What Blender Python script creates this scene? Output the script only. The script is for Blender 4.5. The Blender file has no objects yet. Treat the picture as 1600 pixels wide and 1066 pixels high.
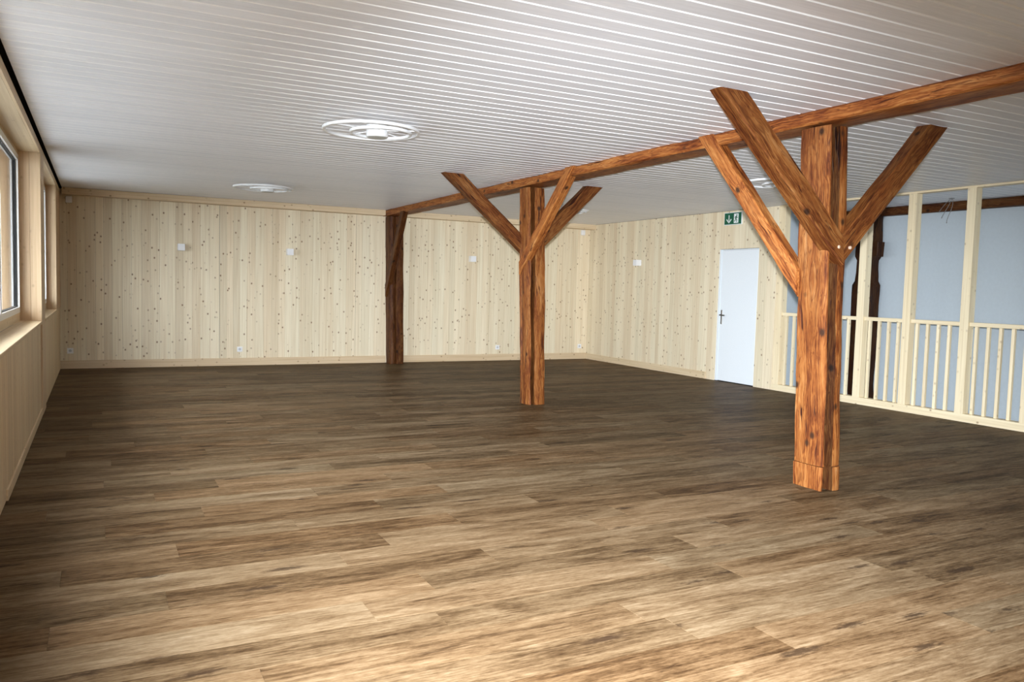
import bpy, math, random
from mathutils import Vector, Matrix, noise as mn

# ------------------------------------------------------------------ scene, camera, light
scene = bpy.context.scene
COL = scene.collection
R = math.radians

F_PX, PITCH, YAW, ROLL = 1255.23, R(3.798), R(27.279), R(1.536)
CAM_Z = 1.40
fwd = Vector((math.sin(YAW) * math.cos(PITCH), math.cos(YAW) * math.cos(PITCH), -math.sin(PITCH)))
rgt = Vector((math.cos(YAW), -math.sin(YAW), 0))
upv = rgt.cross(fwd)
r2 = rgt * math.cos(ROLL) + upv * math.sin(ROLL)
u2 = -rgt * math.sin(ROLL) + upv * math.cos(ROLL)
cd = bpy.data.cameras.new('camera')
cd.sensor_width = 36
cd.lens = F_PX / 1600 * 36
cd.clip_start = 0.05
cam = bpy.data.objects.new('camera', cd)
M = Matrix((r2, u2, -fwd)).transposed().to_4x4()
M.translation = Vector((0, 0, CAM_Z))
cam.matrix_world = M
COL.objects.link(cam)
scene.camera = cam

# bright overcast sky
world = bpy.data.worlds.new('world')
scene.world = world
world.use_nodes = True
wn = world.node_tree
wn.nodes.clear()
wo = wn.nodes.new('ShaderNodeOutputWorld')
wb = wn.nodes.new('ShaderNodeBackground')
wb.inputs['Strength'].default_value = 3.1
wc = wn.nodes.new('ShaderNodeTexCoord')
ws = wn.nodes.new('ShaderNodeSeparateXYZ')
wr = wn.nodes.new('ShaderNodeValToRGB')
# overcast: the zenith about three times as bright as the horizon
wr.color_ramp.elements[0].position = 0.0
wr.color_ramp.elements[0].color = (0.52, 0.57, 0.62, 1)
wr.color_ramp.elements[1].position = 1.0
wr.color_ramp.elements[1].color = (1.50, 1.66, 1.80, 1)
wn.links.new(wc.outputs['Generated'], ws.inputs[0])
wn.links.new(ws.outputs['Z'], wr.inputs[0])
wn.links.new(wr.outputs[0], wb.inputs[0])
wn.links.new(wb.outputs[0], wo.inputs[0])

# photographer's flash on top of the camera
fl = bpy.data.lights.new('camera_flash', 'SPOT')
fl.energy = 1400
fl.color = (0.92, 0.98, 1.06)
fl.spot_size = R(77)
fl.spot_blend = 1.0
fl.shadow_soft_size = 0.03
flo = bpy.data.objects.new('camera_flash', fl)
fm = Matrix((r2, u2, -fwd)).transposed().to_4x4()
fm = fm @ Matrix.Rotation(R(-6), 4, 'Y') @ Matrix.Rotation(R(-12), 4, 'X')
fm.translation = Vector((0, 0, CAM_Z)) + u2 * 0.11
flo.matrix_world = fm
COL.objects.link(flo)

WINDOWS = [(9.775, 12.457), (3.95, 9.254), (0.6, 3.6), (-2.4, 0.25)]     # openings in the window wall (Y ranges)
for k, (a, b) in enumerate(WINDOWS):
    pl = bpy.data.lights.new('window_portal', 'AREA')
    pl.shape = 'RECTANGLE'
    pl.size = 1.55
    pl.size_y = b - a - 0.1
    pl.cycles.is_portal = True
    po = bpy.data.objects.new('window_portal', pl)
    po.location = (-0.80, (a + b) / 2, 1.8)
    po.rotation_euler = (0, R(-90), 0)
    COL.objects.link(po)

vs = scene.view_settings
vs.view_transform = 'Standard'
vs.look = 'None'
vs.gamma = 1.0
vs.use_curve_mapping = False
vs.exposure = 2.25
scene.cycles.max_bounces = 10
scene.cycles.diffuse_bounces = 6
scene.cycles.transparent_max_bounces = 12
scene.cycles.sample_clamp_indirect = 6.0

# ------------------------------------------------------------------ materials
def new_mat(name):
    m = bpy.data.materials.new(name)
    m.use_nodes = True
    nt = m.node_tree
    nt.nodes.clear()
    out = nt.nodes.new('ShaderNodeOutputMaterial')
    return m, nt, out

def N(nt, kind, **kw):
    n = nt.nodes.new(kind)
    for k, v in kw.items():
        if k in n.inputs:
            n.inputs[k].default_value = v
        else:
            setattr(n, k, v)
    return n

def link(nt, a, b):
    nt.links.new(a, b)

def ramp(nt, fac, stops):
    r = nt.nodes.new('ShaderNodeValToRGB')
    e = r.color_ramp.elements
    while len(e) < len(stops):
        e.new(0.5)
    for el, (p, c) in zip(e, stops):
        el.position = p
        el.color = (*c, 1) if len(c) == 3 else c
    link(nt, fac, r.inputs[0])
    return r.outputs[0]

def mixc(nt, fac, a, b, mode='MIX'):
    n = nt.nodes.new('ShaderNodeMix')
    n.data_type = 'RGBA'
    n.blend_type = mode
    for sock, v in ((0, fac), (6, a), (7, b)):
        if isinstance(v, (int, float)):
            n.inputs[sock].default_value = v
        elif isinstance(v, tuple):
            n.inputs[sock].default_value = (*v, 1)
        else:
            link(nt, v, n.inputs[sock])
    return n.outputs[2]

def math_n(nt, op, a, b=0.0, clamp=False):
    n = nt.nodes.new('ShaderNodeMath')
    n.operation = op
    n.use_clamp = clamp
    for i, v in enumerate((a, b)):
        if isinstance(v, (int, float)):
            n.inputs[i].default_value = v
        else:
            link(nt, v, n.inputs[i])
    return n.outputs[0]

def vmath(nt, op, a, b):
    n = nt.nodes.new('ShaderNodeVectorMath')
    n.operation = op
    for i, v in enumerate((a, b)):
        if isinstance(v, tuple):
            n.inputs[i].default_value = v
        else:
            link(nt, v, n.inputs[i])
    return n.outputs[0]

def bsdf(nt, out, color, rough=0.5, spec=0.5, bump=None, bump_d=0.002, bump_s=0.5, metallic=0.0):
    b = nt.nodes.new('ShaderNodeBsdfPrincipled')
    if isinstance(color, tuple):
        b.inputs['Base Color'].default_value = (*color, 1)
    else:
        link(nt, color, b.inputs['Base Color'])
    if isinstance(rough, (int, float)):
        b.inputs['Roughness'].default_value = rough
    else:
        link(nt, rough, b.inputs['Roughness'])
    b.inputs['Specular IOR Level'].default_value = spec
    b.inputs['Metallic'].default_value = metallic
    if bump is not None:
        bn = nt.nodes.new('ShaderNodeBump')
        bn.inputs['Strength'].default_value = bump_s
        bn.inputs['Distance'].default_value = bump_d
        link(nt, bump, bn.inputs['Height'])
        link(nt, bn.outputs[0], b.inputs['Normal'])
    link(nt, b.outputs[0], out.inputs[0])
    return b

def plain(name, color, rough=0.5, spec=0.5, metallic=0.0, grain=0.04, scale=60):
    m, nt, out = new_mat(name)
    g = N(nt, 'ShaderNodeNewGeometry')
    n = N(nt, 'ShaderNodeTexNoise', Scale=scale, Detail=3.0)
    link(nt, g.outputs['Position'], n.inputs['Vector'])
    lo = tuple(c * (1 - grain) for c in color)
    hi = tuple(min(1, c * (1 + grain)) for c in color)
    c = ramp(nt, n.outputs[0], [(0.3, lo), (0.7, hi)])
    bsdf(nt, out, c, rough, spec, metallic=metallic)
    return m

def spruce(name, axis, base=(0.84, 0.755, 0.565), warm=(0.77, 0.64, 0.45), knots=1.0, rough=0.5, kscale=12.0):
    """pale new spruce; axis = direction of the grain"""
    m, nt, out = new_mat(name)
    g = N(nt, 'ShaderNodeNewGeometry')
    at = N(nt, 'ShaderNodeAttribute', attribute_name='tint')
    sep = N(nt, 'ShaderNodeSeparateColor')
    link(nt, at.outputs['Color'], sep.inputs[0])
    off = vmath(nt, 'MULTIPLY', at.outputs['Color'], (7.3, 11.7, 9.1))
    p = vmath(nt, 'ADD', g.outputs['Position'], off)
    sc = [55.0, 55.0, 55.0]; sc[axis] = 0.9
    ps = vmath(nt, 'MULTIPLY', p, tuple(sc))
    n1 = N(nt, 'ShaderNodeTexNoise', Scale=1.0, Detail=3.0, Roughness=0.6)
    link(nt, ps, n1.inputs['Vector'])
    sc2 = [9.0, 9.0, 9.0]; sc2[axis] = 0.35
    n2 = N(nt, 'ShaderNodeTexNoise', Scale=1.0, Detail=2.0)
    link(nt, vmath(nt, 'MULTIPLY', p, tuple(sc2)), n2.inputs['Vector'])
    tone = math_n(nt, 'ADD', math_n(nt, 'MULTIPLY', n2.outputs[0], 0.7), math_n(nt, 'MULTIPLY', sep.outputs[1], 0.4))
    c = mixc(nt, ramp(nt, tone, [(0.35, (0, 0, 0)), (0.85, (1, 1, 1))]), base, warm)
    grain = ramp(nt, n1.outputs[0], [(0.3, (0.86, 0.82, 0.76)), (0.6, (1, 1, 1))])
    c = mixc(nt, 1.0, c, grain, 'MULTIPLY')
    val = ramp(nt, sep.outputs[0], [(0.0, (0.90, 0.89, 0.87)), (1.0, (1.05, 1.05, 1.05))])
    c = mixc(nt, 1.0, c, val, 'MULTIPLY')
    if knots > 0:
        s3 = [kscale] * 3; s3[axis] = kscale * 0.8
        vo = N(nt, 'ShaderNodeTexVoronoi', Scale=1.0, Randomness=1.0)
        link(nt, vmath(nt, 'MULTIPLY', p, tuple(s3)), vo.inputs['Vector'])
        k = ramp(nt, vo.outputs['Distance'], [(0.07, (1, 1, 1)), (0.13, (0.4, 0.4, 0.4)), (0.22, (0, 0, 0))])
        wh = N(nt, 'ShaderNodeTexWhiteNoise')
        link(nt, vo.outputs['Color'], wh.inputs['Vector'])
        keep = ramp(nt, wh.outputs[0], [(0.12, (0, 0, 0)), (0.16, (1, 1, 1))])
        kf = math_n(nt, 'MULTIPLY', math_n(nt, 'MULTIPLY', k, keep), knots, clamp=True)
        c = mixc(nt, kf, c, (0.20, 0.105, 0.045))
    bsdf(nt, out, c, rough, 0.35)
    return m

def old_timber(name, dark=1.0):
    """reddish brown oiled old softwood; grain runs along the piece's own z"""
    m, nt, out = new_mat(name)
    tc = N(nt, 'ShaderNodeTexCoord')
    at = N(nt, 'ShaderNodeAttribute', attribute_name='tint')
    p = vmath(nt, 'ADD', tc.outputs['Object'], vmath(nt, 'MULTIPLY', at.outputs['Color'], (3.1, 5.7, 9.3)))
    w = N(nt, 'ShaderNodeTexNoise', Scale=1.0, Detail=3.0)
    link(nt, vmath(nt, 'MULTIPLY', p, (6, 6, 2.2)), w.inputs['Vector'])
    pw = vmath(nt, 'ADD', p, vmath(nt, 'MULTIPLY', vmath(nt, 'SUBTRACT', w.outputs['Color'], (0.5, 0.5, 0.5)), (0.10, 0.10, 0.0)))
    n1 = N(nt, 'ShaderNodeTexNoise', Scale=1.0, Detail=4.0, Roughness=0.6)
    link(nt, vmath(nt, 'MULTIPLY', pw, (90, 90, 1.6)), n1.inputs['Vector'])
    n2 = N(nt, 'ShaderNodeTexNoise', Scale=1.0, Detail=3.0)
    link(nt, vmath(nt, 'MULTIPLY', p, (10, 10, 2.0)), n2.inputs['Vector'])
    nf = N(nt, 'ShaderNodeTexNoise', Scale=1.0, Detail=3.0)
    link(nt, vmath(nt, 'MULTIPLY', p, (45, 45, 12)), nf.inputs['Vector'])
    g = math_n(nt, 'ADD', math_n(nt, 'MULTIPLY', nf.outputs[0], 0.18),
               math_n(nt, 'ADD', math_n(nt, 'MULTIPLY', n1.outputs[0], 0.52), math_n(nt, 'MULTIPLY', n2.outputs[0], 0.40)))
    d = dark
    c = ramp(nt, g, [(0.39, (0.045 * d, 0.010 * d, 0.003 * d)), (0.46, (0.135 * d, 0.034 * d, 0.008 * d)),
                     (0.54, (0.250 * d, 0.080 * d, 0.018 * d)), (0.63, (0.35 * d, 0.138 * d, 0.037 * d)), (0.76, (0.46 * d, 0.230 * d, 0.088 * d))])
    # drying cracks and knots
    n3 = N(nt, 'ShaderNodeTexNoise', Scale=1.0, Detail=2.0)
    link(nt, vmath(nt, 'MULTIPLY', pw, (34, 34, 2.2)), n3.inputs['Vector'])
    cr = ramp(nt, n3.outputs[0], [(0.30, (1, 1, 1)), (0.36, (0, 0, 0))])
    c = mixc(nt, cr, c, (0.04 * d, 0.010 * d, 0.004 * d))
    n5 = N(nt, 'ShaderNodeTexNoise', Scale=1.0, Detail=3.0, Distortion=0.6)
    link(nt, vmath(nt, 'MULTIPLY', pw, (22, 22, 1.0)), n5.inputs['Vector'])
    ln = ramp(nt, n5.outputs[0], [(0.44, (0, 0, 0)), (0.475, (1, 1, 1)), (0.50, (0, 0, 0)), (0.545, (0, 0, 0)), (0.565, (0.8, 0.8, 0.8)), (0.59, (0, 0, 0))])
    c = mixc(nt, math_n(nt, 'MULTIPLY', ln, 0.75), c, (0.085 * d, 0.018 * d, 0.005 * d))
    vo = N(nt, 'ShaderNodeTexVoronoi', Scale=1.0, Randomness=1.0)
    link(nt, vmath(nt, 'MULTIPLY', p, (5.5, 5.5, 4.2)), vo.inputs['Vector'])
    k = ramp(nt, vo.outputs['Distance'], [(0.07, (1, 1, 1)), (0.15, (0, 0, 0))])
    c = mixc(nt, k, c, (0.045 * d, 0.018 * d, 0.008 * d))
    h = math_n(nt, 'SUBTRACT', g, math_n(nt, 'MULTIPLY', cr, 0.5))
    bsdf(nt, out, c, 0.55, 0.15, bump=h, bump_d=0.006, bump_s=0.6)
    return m

def floor_mat():
    m, nt, out = new_mat('oak_vinyl')
    g = N(nt, 'ShaderNodeNewGeometry')
    at = N(nt, 'ShaderNodeAttribute', attribute_name='tint')
    sep = N(nt, 'ShaderNodeSeparateColor')
    link(nt, at.outputs['Color'], sep.inputs[0])
    p = vmath(nt, 'ADD', g.outputs['Position'], vmath(nt, 'MULTIPLY', at.outputs['Color'], (13.0, 17.0, 23.0)))
    n1 = N(nt, 'ShaderNodeTexNoise', Scale=1.0, Detail=4.0, Roughness=0.65, Distortion=0.3)
    link(nt, vmath(nt, 'MULTIPLY', p, (5.0, 95, 1)), n1.inputs['Vector'])
    n2 = N(nt, 'ShaderNodeTexNoise', Scale=1.0, Detail=4.0, Roughness=0.6, Distortion=0.9)
    link(nt, vmath(nt, 'MULTIPLY', p, (1.7, 11.0, 1)), n2.inputs['Vector'])
    n3 = N(nt, 'ShaderNodeTexNoise', Scale=1.0, Detail=3.0, Roughness=0.7)
    link(nt, vmath(nt, 'MULTIPLY', p, (22.0, 70.0, 1)), n3.inputs['Vector'])
    g1 = math_n(nt, 'ADD', math_n(nt, 'MULTIPLY', n1.outputs[0], 0.34), math_n(nt, 'MULTIPLY', n2.outputs[0], 0.42))
    g1 = math_n(nt, 'ADD', g1, math_n(nt, 'MULTIPLY', n3.outputs[0], 0.24))
    g1 = math_n(nt, 'ADD', g1, math_n(nt, 'MULTIPLY', math_n(nt, 'SUBTRACT', sep.outputs[0], 0.5), 0.11))
    c = ramp(nt, g1, [(0.34, (0.026, 0.0135, 0.006)), (0.42, (0.064, 0.037, 0.017)), (0.50, (0.112, 0.070, 0.0355)), (0.58, (0.160, 0.108, 0.060)),
                      (0.70, (0.225, 0.164, 0.102))])
    hue = ramp(nt, sep.outputs[1], [(0.0, (1.05, 0.98, 0.92)), (0.5, (1, 1, 1)), (1.0, (0.96, 1.0, 1.03))])
    c = mixc(nt, 1.0, c, hue, 'MULTIPLY')
    # small dark knots drawn out along the plank
    vo = N(nt, 'ShaderNodeTexVoronoi', Scale=1.0, Randomness=1.0)
    link(nt, vmath(nt, 'MULTIPLY', p, (1.7, 6.5, 0.0)), vo.inputs['Vector'])
    wob = math_n(nt, 'ADD', vo.outputs['Distance'], math_n(nt, 'MULTIPLY', math_n(nt, 'SUBTRACT', n3.outputs[0], 0.5), 0.35))
    wob = math_n(nt, 'ADD', wob, math_n(nt, 'MULTIPLY', math_n(nt, 'SUBTRACT', n2.outputs[0], 0.5), 0.30))
    k = ramp(nt, wob, [(0.06, (1, 1, 1)), (0.19, (0, 0, 0))])
    c = mixc(nt, math_n(nt, 'MULTIPLY', k, 0.8), c, (0.028, 0.016, 0.009))
    # fine dark cracks in the print
    n4 = N(nt, 'ShaderNodeTexNoise', Scale=1.0, Detail=3.0, Distortion=0.5)
    link(nt, vmath(nt, 'MULTIPLY', p, (1.3, 24, 3)), n4.inputs['Vector'])
    cr = ramp(nt, n4.outputs[0], [(0.485, (0, 0, 0)), (0.50, (1, 1, 1)), (0.515, (0, 0, 0))])
    gate = ramp(nt, n2.outputs[0], [(0.36, (1, 1, 1)), (0.47, (0, 0, 0))])
    c = mixc(nt, math_n(nt, 'MULTIPLY', math_n(nt, 'MULTIPLY', cr, gate), 0.6), c, (0.035, 0.02, 0.011))
    rg = ramp(nt, n1.outputs[0], [(0.3, (0.50, 0.50, 0.50)), (0.7, (0.40, 0.40, 0.40))])
    bsdf(nt, out, c, rg, 0.02, bump=n1.outputs[0], bump_d=0.0008, bump_s=0.25)
    return m

def ceiling_mat():
    m, nt, out = new_mat('white_glazed_board')
    g = N(nt, 'ShaderNodeNewGeometry')
    at = N(nt, 'ShaderNodeAttribute', attribute_name='tint')
    sep = N(nt, 'ShaderNodeSeparateColor')
    link(nt, at.outputs['Color'], sep.inputs[0])
    p = vmath(nt, 'ADD', g.outputs['Position'], vmath(nt, 'MULTIPLY', at.outputs['Color'], (13.0, 3.0, 5.0)))
    n1 = N(nt, 'ShaderNodeTexNoise', Scale=1.0, Detail=3.0)
    link(nt, vmath(nt, 'MULTIPLY', p, (3.0, 60, 1)), n1.inputs['Vector'])
    c = ramp(nt, n1.outputs[0], [(0.3, (0.74, 0.75, 0.785)), (0.7, (0.82, 0.83, 0.865))])
    n2 = N(nt, 'ShaderNodeTexNoise', Scale=1.0, Detail=2.0, Distortion=0.8)
    link(nt, vmath(nt, 'MULTIPLY', p, (5.0, 26, 1)), n2.inputs['Vector'])
    pale = ramp(nt, n2.outputs[0], [(0.64, (0, 0, 0)), (0.72, (1, 1, 1))])
    c = mixc(nt, math_n(nt, 'MULTIPLY', pale, 0.5), c, (0.92, 0.92, 0.92))
    c = mixc(nt, 1.0, c, ramp(nt, sep.outputs[1], [(0, (0.95, 0.95, 0.95)), (1, (1.03, 1.02, 1.01))]), 'MULTIPLY')
    bsdf(nt, out, c, 0.42, 0.4)
    return m

M_SPRUCE_V = spruce('spruce_vertical_grain', 2)
M_SPRUCE_L = spruce('spruce_dado', 2, base=(0.78, 0.64, 0.43), warm=(0.72, 0.55, 0.35), knots=0.35)
M_SPRUCE_X = spruce('spruce_grain_x', 0, knots=0.8, base=(0.72, 0.58, 0.39), warm=(0.66, 0.50, 0.32))
M_SPRUCE_Y = spruce('spruce_grain_y', 1, knots=0.6, base=(0.74, 0.60, 0.40), warm=(0.68, 0.52, 0.33))
M_JAMB = spruce('spruce_window_lining', 2, knots=0.3, base=(0.72, 0.55, 0.36), warm=(0.68, 0.46, 0.28))
M_RAIL_V = spruce('railing_spruce_upright', 2, base=(0.88, 0.77, 0.54), warm=(0.84, 0.71, 0.48), knots=0.4)
M_RAIL_Y = spruce('railing_spruce_level', 1, base=(0.88, 0.77, 0.54), warm=(0.84, 0.71, 0.48), knots=0.7)
M_TIMBER = old_timber('old_red_timber', 0.74)
M_TIMBER_B = old_timber('shaded_brown_timber', 0.50)  # darker cross-brace timber; the shade away from the windows is part of its colour
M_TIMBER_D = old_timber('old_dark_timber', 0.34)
M_TIMBER_L = old_timber('old_golden_timber', 1.05)
M_SLOT = old_timber('dark_slot_timber', 0.2)  # darker timber tone for the faces of the post groove
M_TIMBER_K = old_timber('blackened_timber', 0.16)
M_FLOOR = floor_mat()
M_CEIL = ceiling_mat()
M_GROOVE = plain('pale_groove_bevel', (0.90, 0.90, 0.90), 0.4, 0.4, grain=0.01)  # board bevels, whiter than the board faces
M_VOID = plain('dark_gap', (0.012, 0.010, 0.009), 0.9, 0.1)
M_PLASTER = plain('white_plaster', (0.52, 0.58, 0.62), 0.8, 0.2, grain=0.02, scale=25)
M_DOOR = plain('white_door_paint', (0.80, 0.85, 0.88), 0.4, 0.4, grain=0.01)
M_WHITE = plain('white_plastic', (0.82, 0.82, 0.82), 0.35, 0.5, grain=0.01)
M_LAMP = plain('white_lamp_enamel', (0.78, 0.79, 0.79), 0.3, 0.5, grain=0.01)
M_LAMP_B = plain('grey_lamp_disc', (0.5, 0.5, 0.46), 0.5, 0.4, grain=0.02)
M_PEG = plain('pale_peg_end', (0.42, 0.30, 0.22), 0.6, 0.3)
M_GREY = plain('grey_socket_insert', (0.50, 0.51, 0.52), 0.5, 0.4)
M_STEEL = plain('brushed_steel', (0.20, 0.195, 0.185), 0.38, 0.5, metallic=1.0)
M_BLACK = plain('black_rubber_seal', (0.012, 0.012, 0.012), 0.6, 0.3)
M_FRAME_W = plain('white_window_profile', (0.80, 0.81, 0.80), 0.35, 0.5, grain=0.01)
M_GREEN = plain('safety_green', (0.006, 0.105, 0.052), 0.4, 0.4, grain=0.02)
M_SIGNW = plain('sign_white', (0.78, 0.83, 0.82), 0.45, 0.4, grain=0.01)
M_WIRE = plain('grey_cable', (0.22, 0.21, 0.20), 0.5, 0.4)
M_GROUND = plain('gravel_yard', (0.17, 0.168, 0.162), 0.95, 0.1, grain=0.25, scale=3)

def glass_mat():
    m, nt, out = new_mat('window_glass')
    lw = N(nt, 'ShaderNodeLayerWeight', Blend=0.5)
    fr = math_n(nt, 'ADD', math_n(nt, 'MULTIPLY', math_n(nt, 'POWER', lw.outputs['Facing'], 5.0), 0.95), 0.04)
    tr = N(nt, 'ShaderNodeBsdfTransparent')
    gl = N(nt, 'ShaderNodeBsdfGlossy', Roughness=0.0)
    mx = N(nt, 'ShaderNodeMixShader')
    link(nt, fr, mx.inputs[0])
    link(nt, tr.outputs[0], mx.inputs[1])
    link(nt, gl.outputs[0], mx.inputs[2])
    link(nt, mx.outputs[0], out.inputs[0])
    return m
M_GLASS = glass_mat()

# ------------------------------------------------------------------ mesh helpers
def lerp(a, b, t): return a + (b - a) * t

rnd = random.Random(11)

class MB:
    def __init__(self):
        self.v = []; self.f = []; self.t = []; self.mi = []
    def add(self, verts, faces, tint=None, mi=0):
        o = len(self.v)
        if tint is None:
            tint = (rnd.random(), rnd.random(), rnd.random())
        self.v += [tuple(p) for p in verts]
        self.t += [tint] * len(verts)
        self.f += [tuple(o + i for i in f) for f in faces]
        self.mi += [mi] * len(faces)
    def box(self, a, b, tint=None, mi=0, bev=0.0):
        x0, y0, z0 = a; x1, y1, z1 = b
        if x0 > x1: x0, x1 = x1, x0
        if y0 > y1: y0, y1 = y1, y0
        if z0 > z1: z0, z1 = z1, z0
        if bev <= 0:
            v = [(x0, y0, z0), (x1, y0, z0), (x1, y1, z0), (x0, y1, z0), (x0, y0, z1), (x1, y0, z1), (x1, y1, z1), (x0, y1, z1)]
            f = [(0, 3, 2, 1), (4, 5, 6, 7), (0, 1, 5, 4), (1, 2, 6, 5), (2, 3, 7, 6), (3, 0, 4, 7)]
            self.add(v, f, tint, mi)
            return
        c = bev
        v = []; idx = {}
        for sx in (0, 1):
            for sy in (0, 1):
                for sz in (0, 1):
                    X = (x0, x1)[sx]; Y = (y0, y1)[sy]; Z = (z0, z1)[sz]
                    dx = c if sx == 0 else -c; dy = c if sy == 0 else -c; dz = c if sz == 0 else -c
                    for ax, q in enumerate(((X, Y + dy, Z + dz), (X + dx, Y, Z + dz), (X + dx, Y + dy, Z))):
                        idx[(sx, sy, sz, ax)] = len(v); v.append(q)
        f = []
        I = lambda *k: idx[k]
        for s in (0, 1):
            q = [I(s, 0, 0, 0), I(s, 1, 0, 0), I(s, 1, 1, 0), I(s, 0, 1, 0)]; f.append(q if s else q[::-1])
            q = [I(0, s, 0, 1), I(0, s, 1, 1), I(1, s, 1, 1), I(1, s, 0, 1)]; f.append(q if s else q[::-1])
            q = [I(0, 0, s, 2), I(1, 0, s, 2), I(1, 1, s, 2), I(0, 1, s, 2)]; f.append(q if s else q[::-1])
        for s in (0, 1):
            for t in (0, 1):
                q = [I(s, t, 0, 0), I(s, t, 1, 0), I(s, t, 1, 1), I(s, t, 0, 1)]; f.append(q if s != t else q[::-1])
                q = [I(s, 0, t, 0), I(s, 0, t, 2), I(s, 1, t, 2), I(s, 1, t, 0)]; f.append(q if s != t else q[::-1])
                q = [I(0, s, t, 1), I(1, s, t, 1), I(1, s, t, 2), I(0, s, t, 2)]; f.append(q if s != t else q[::-1])
        for sx in (0, 1):
            for sy in (0, 1):
                for sz in (0, 1):
                    q = [I(sx, sy, sz, 0), I(sx, sy, sz, 1), I(sx, sy, sz, 2)]
                    f.append(q if (sx + sy + sz) % 2 else q[::-1])
        self.add(v, f, tint, mi)
    def lathe(self, prof, c, axis='z', n=32, tint=None, mi=0):
        v = []; f = []
        for k in range(n):
            a = 2 * math.pi * k / n
            for r, h in prof:
                x, y = r * math.cos(a), r * math.sin(a)
                q = {'z': (x, y, h), 'x': (h, x, y), 'y': (y, h, x)}[axis]
                v.append((c[0] + q[0], c[1] + q[1], c[2] + q[2]))
        m = len(prof)
        for k in range(n):
            k2 = (k + 1) % n
            for j in range(m - 1):
                f.append((k * m + j, k2 * m + j, k2 * m + j + 1, k * m + j + 1))
        self.add(v, f, tint, mi)
    def tube(self, pts, r, n=8, tint=None, mi=0):
        pts = [Vector(p) for p in pts]
        v = []; f = []
        for i, p in enumerate(pts):
            d = (pts[min(i + 1, len(pts) - 1)] - pts[max(i - 1, 0)]).normalized()
            a = d.orthogonal().normalized(); b = d.cross(a)
            for k in range(n):
                t = 2 * math.pi * k / n
                v.append(p + (a * math.cos(t) + b * math.sin(t)) * r)
        for i in range(len(pts) - 1):
            for k in range(n):
                k2 = (k + 1) % n
                f.append((i * n + k, i * n + k2, (i + 1) * n + k2, (i + 1) * n + k))
        f.append(tuple(range(n))[::-1]); f.append(tuple((len(pts) - 1) * n + k for k in range(n)))
        self.add(v, f, tint, mi)
    def build(self, name, mats, parent=None, smooth=None, loc=None):
        me = bpy.data.meshes.new(name)
        me.from_pydata(self.v, [], self.f)
        if not isinstance(mats, (list, tuple)):
            mats = [mats]
        for m in mats:
            me.materials.append(m)
        me.polygons.foreach_set('material_index', self.mi)
        a = me.attributes.new('tint', 'FLOAT_COLOR', 'POINT')
        flat = []
        for t in self.t:
            flat += [t[0], t[1], t[2], 1.0]
        a.data.foreach_set('color', flat)
        if smooth is not None:
            me.polygons.foreach_set('use_smooth', [True] * len(me.polygons))
            me.set_sharp_from_angle(angle=R(smooth))
        me.update()
        o = bpy.data.objects.new(name, me)
        COL.objects.link(o)
        if parent is not None:
            o.parent = parent
        if loc is not None:
            o.location = loc
        return o

def box_obj(name, a, b, mat, parent=None, bev=0.0, tint=None):
    m = MB(); m.box(a, b, tint, bev=bev)
    return m.build(name, mat, parent)

def empty(name, loc=(0, 0, 0), label=None, cat=None, group=None, kind=None):
    o = bpy.data.objects.new(name, None)
    o.empty_display_size = 0.1
    o.location = loc
    COL.objects.link(o)
    tag(o, label, cat, group, kind)
    return o

def tag(o, label=None, cat=None, group=None, kind=None):
    if label: o['label'] = label
    if cat: o['category'] = cat
    if group: o['group'] = group
    if kind: o['kind'] = kind
    return o

def struct(o, label, cat):
    return tag(o, label, cat, None, 'structure')

# ------------------------------------------------------------------ room dimensions
XL, XR, YB, ZC = -0.50, 8.811, 13.784, 2.695
YF = -2.6
XS = 10.20            # far wall of the stairwell
YS = 9.06             # end wall of the stairwell
ZS = -2.7             # stairwell bottom

# ground outside
g = box_obj('ground_outside', (-60, -50, -3.6), (XL - 0.36, 60, -3.2), M_GROUND)
struct(g, 'grey gravel yard outside below the windows', 'ground')

ev = box_obj('eave_light_blocker', (XL - 1.25, 5.35, 2.62), (XL - 0.345, YB + 0.6, 2.76), M_JAMB)  # unseen overhang, added over the far windows to keep the far floor darker
struct(ev, 'unseen overhang added outside the far windows to block skylight', 'light blocker')

# ------------------------------------------------------------------ floor
floor = box_obj('floor', (XL - 0.06, YF - 0.1, -0.12), (XR + 0.10, YB + 0.1, -0.008), M_VOID)
struct(floor, 'brown oak-look plank floor running across the whole hall', 'floor')
PW, PL = 0.2286, 1.555
rows = []
y0 = 2.2271
k_min = math.floor((YF - y0) / PW); k_max = math.ceil((YB - y0) / PW)
known = {-1: 3.346, 0: 2.451, 2: 0.509, 3: 2.055 - 0.777, 4: 1.025}
far = MB(); near_n = 0
for k in range(k_min, k_max + 1):
    ya, yb = y0 + k * PW, y0 + (k + 1) * PW
    if k in known:
        offs = known[k] % PL
    else:
        rr = random.Random(k * 7 + 3)
        offs = (((k * 0.37) % 1.0) + rr.uniform(-0.12, 0.12)) * PL
    x = XL - PL + (offs - (XL - PL)) % PL - PL
    while x < XR:
        a, b = max(x, XL - 0.02), min(x + PL, XR + 0.08)
        if b - a > 0.01:
            yaa, ybb = max(ya, YF), min(yb, YB)
            if ybb - yaa > 0.005:
                h = rnd.uniform(-0.0006, 0.0)
                tint = (rnd.random(), rnd.random(), rnd.random())
                e = 0.0003
                lo, hi = (a + e, yaa + e, -0.008), (b - e, ybb - e, h)
                depth = ya * math.cos(YAW) + a * math.sin(YAW)
                seen = ya > 1.2 and ya < 6.4 and b > ya * (-0.27) and a < ya * 2.2
                if seen:
                    m = MB(); m.box(lo, hi, tint, bev=0.0004)
                    m.build('plank', M_FLOOR, floor); near_n += 1
                else:
                    far.box(lo, hi, tint)
        x += PL
fo = far.build('plank_field', M_FLOOR, floor)
fo['kind'] = 'stuff'

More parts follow.
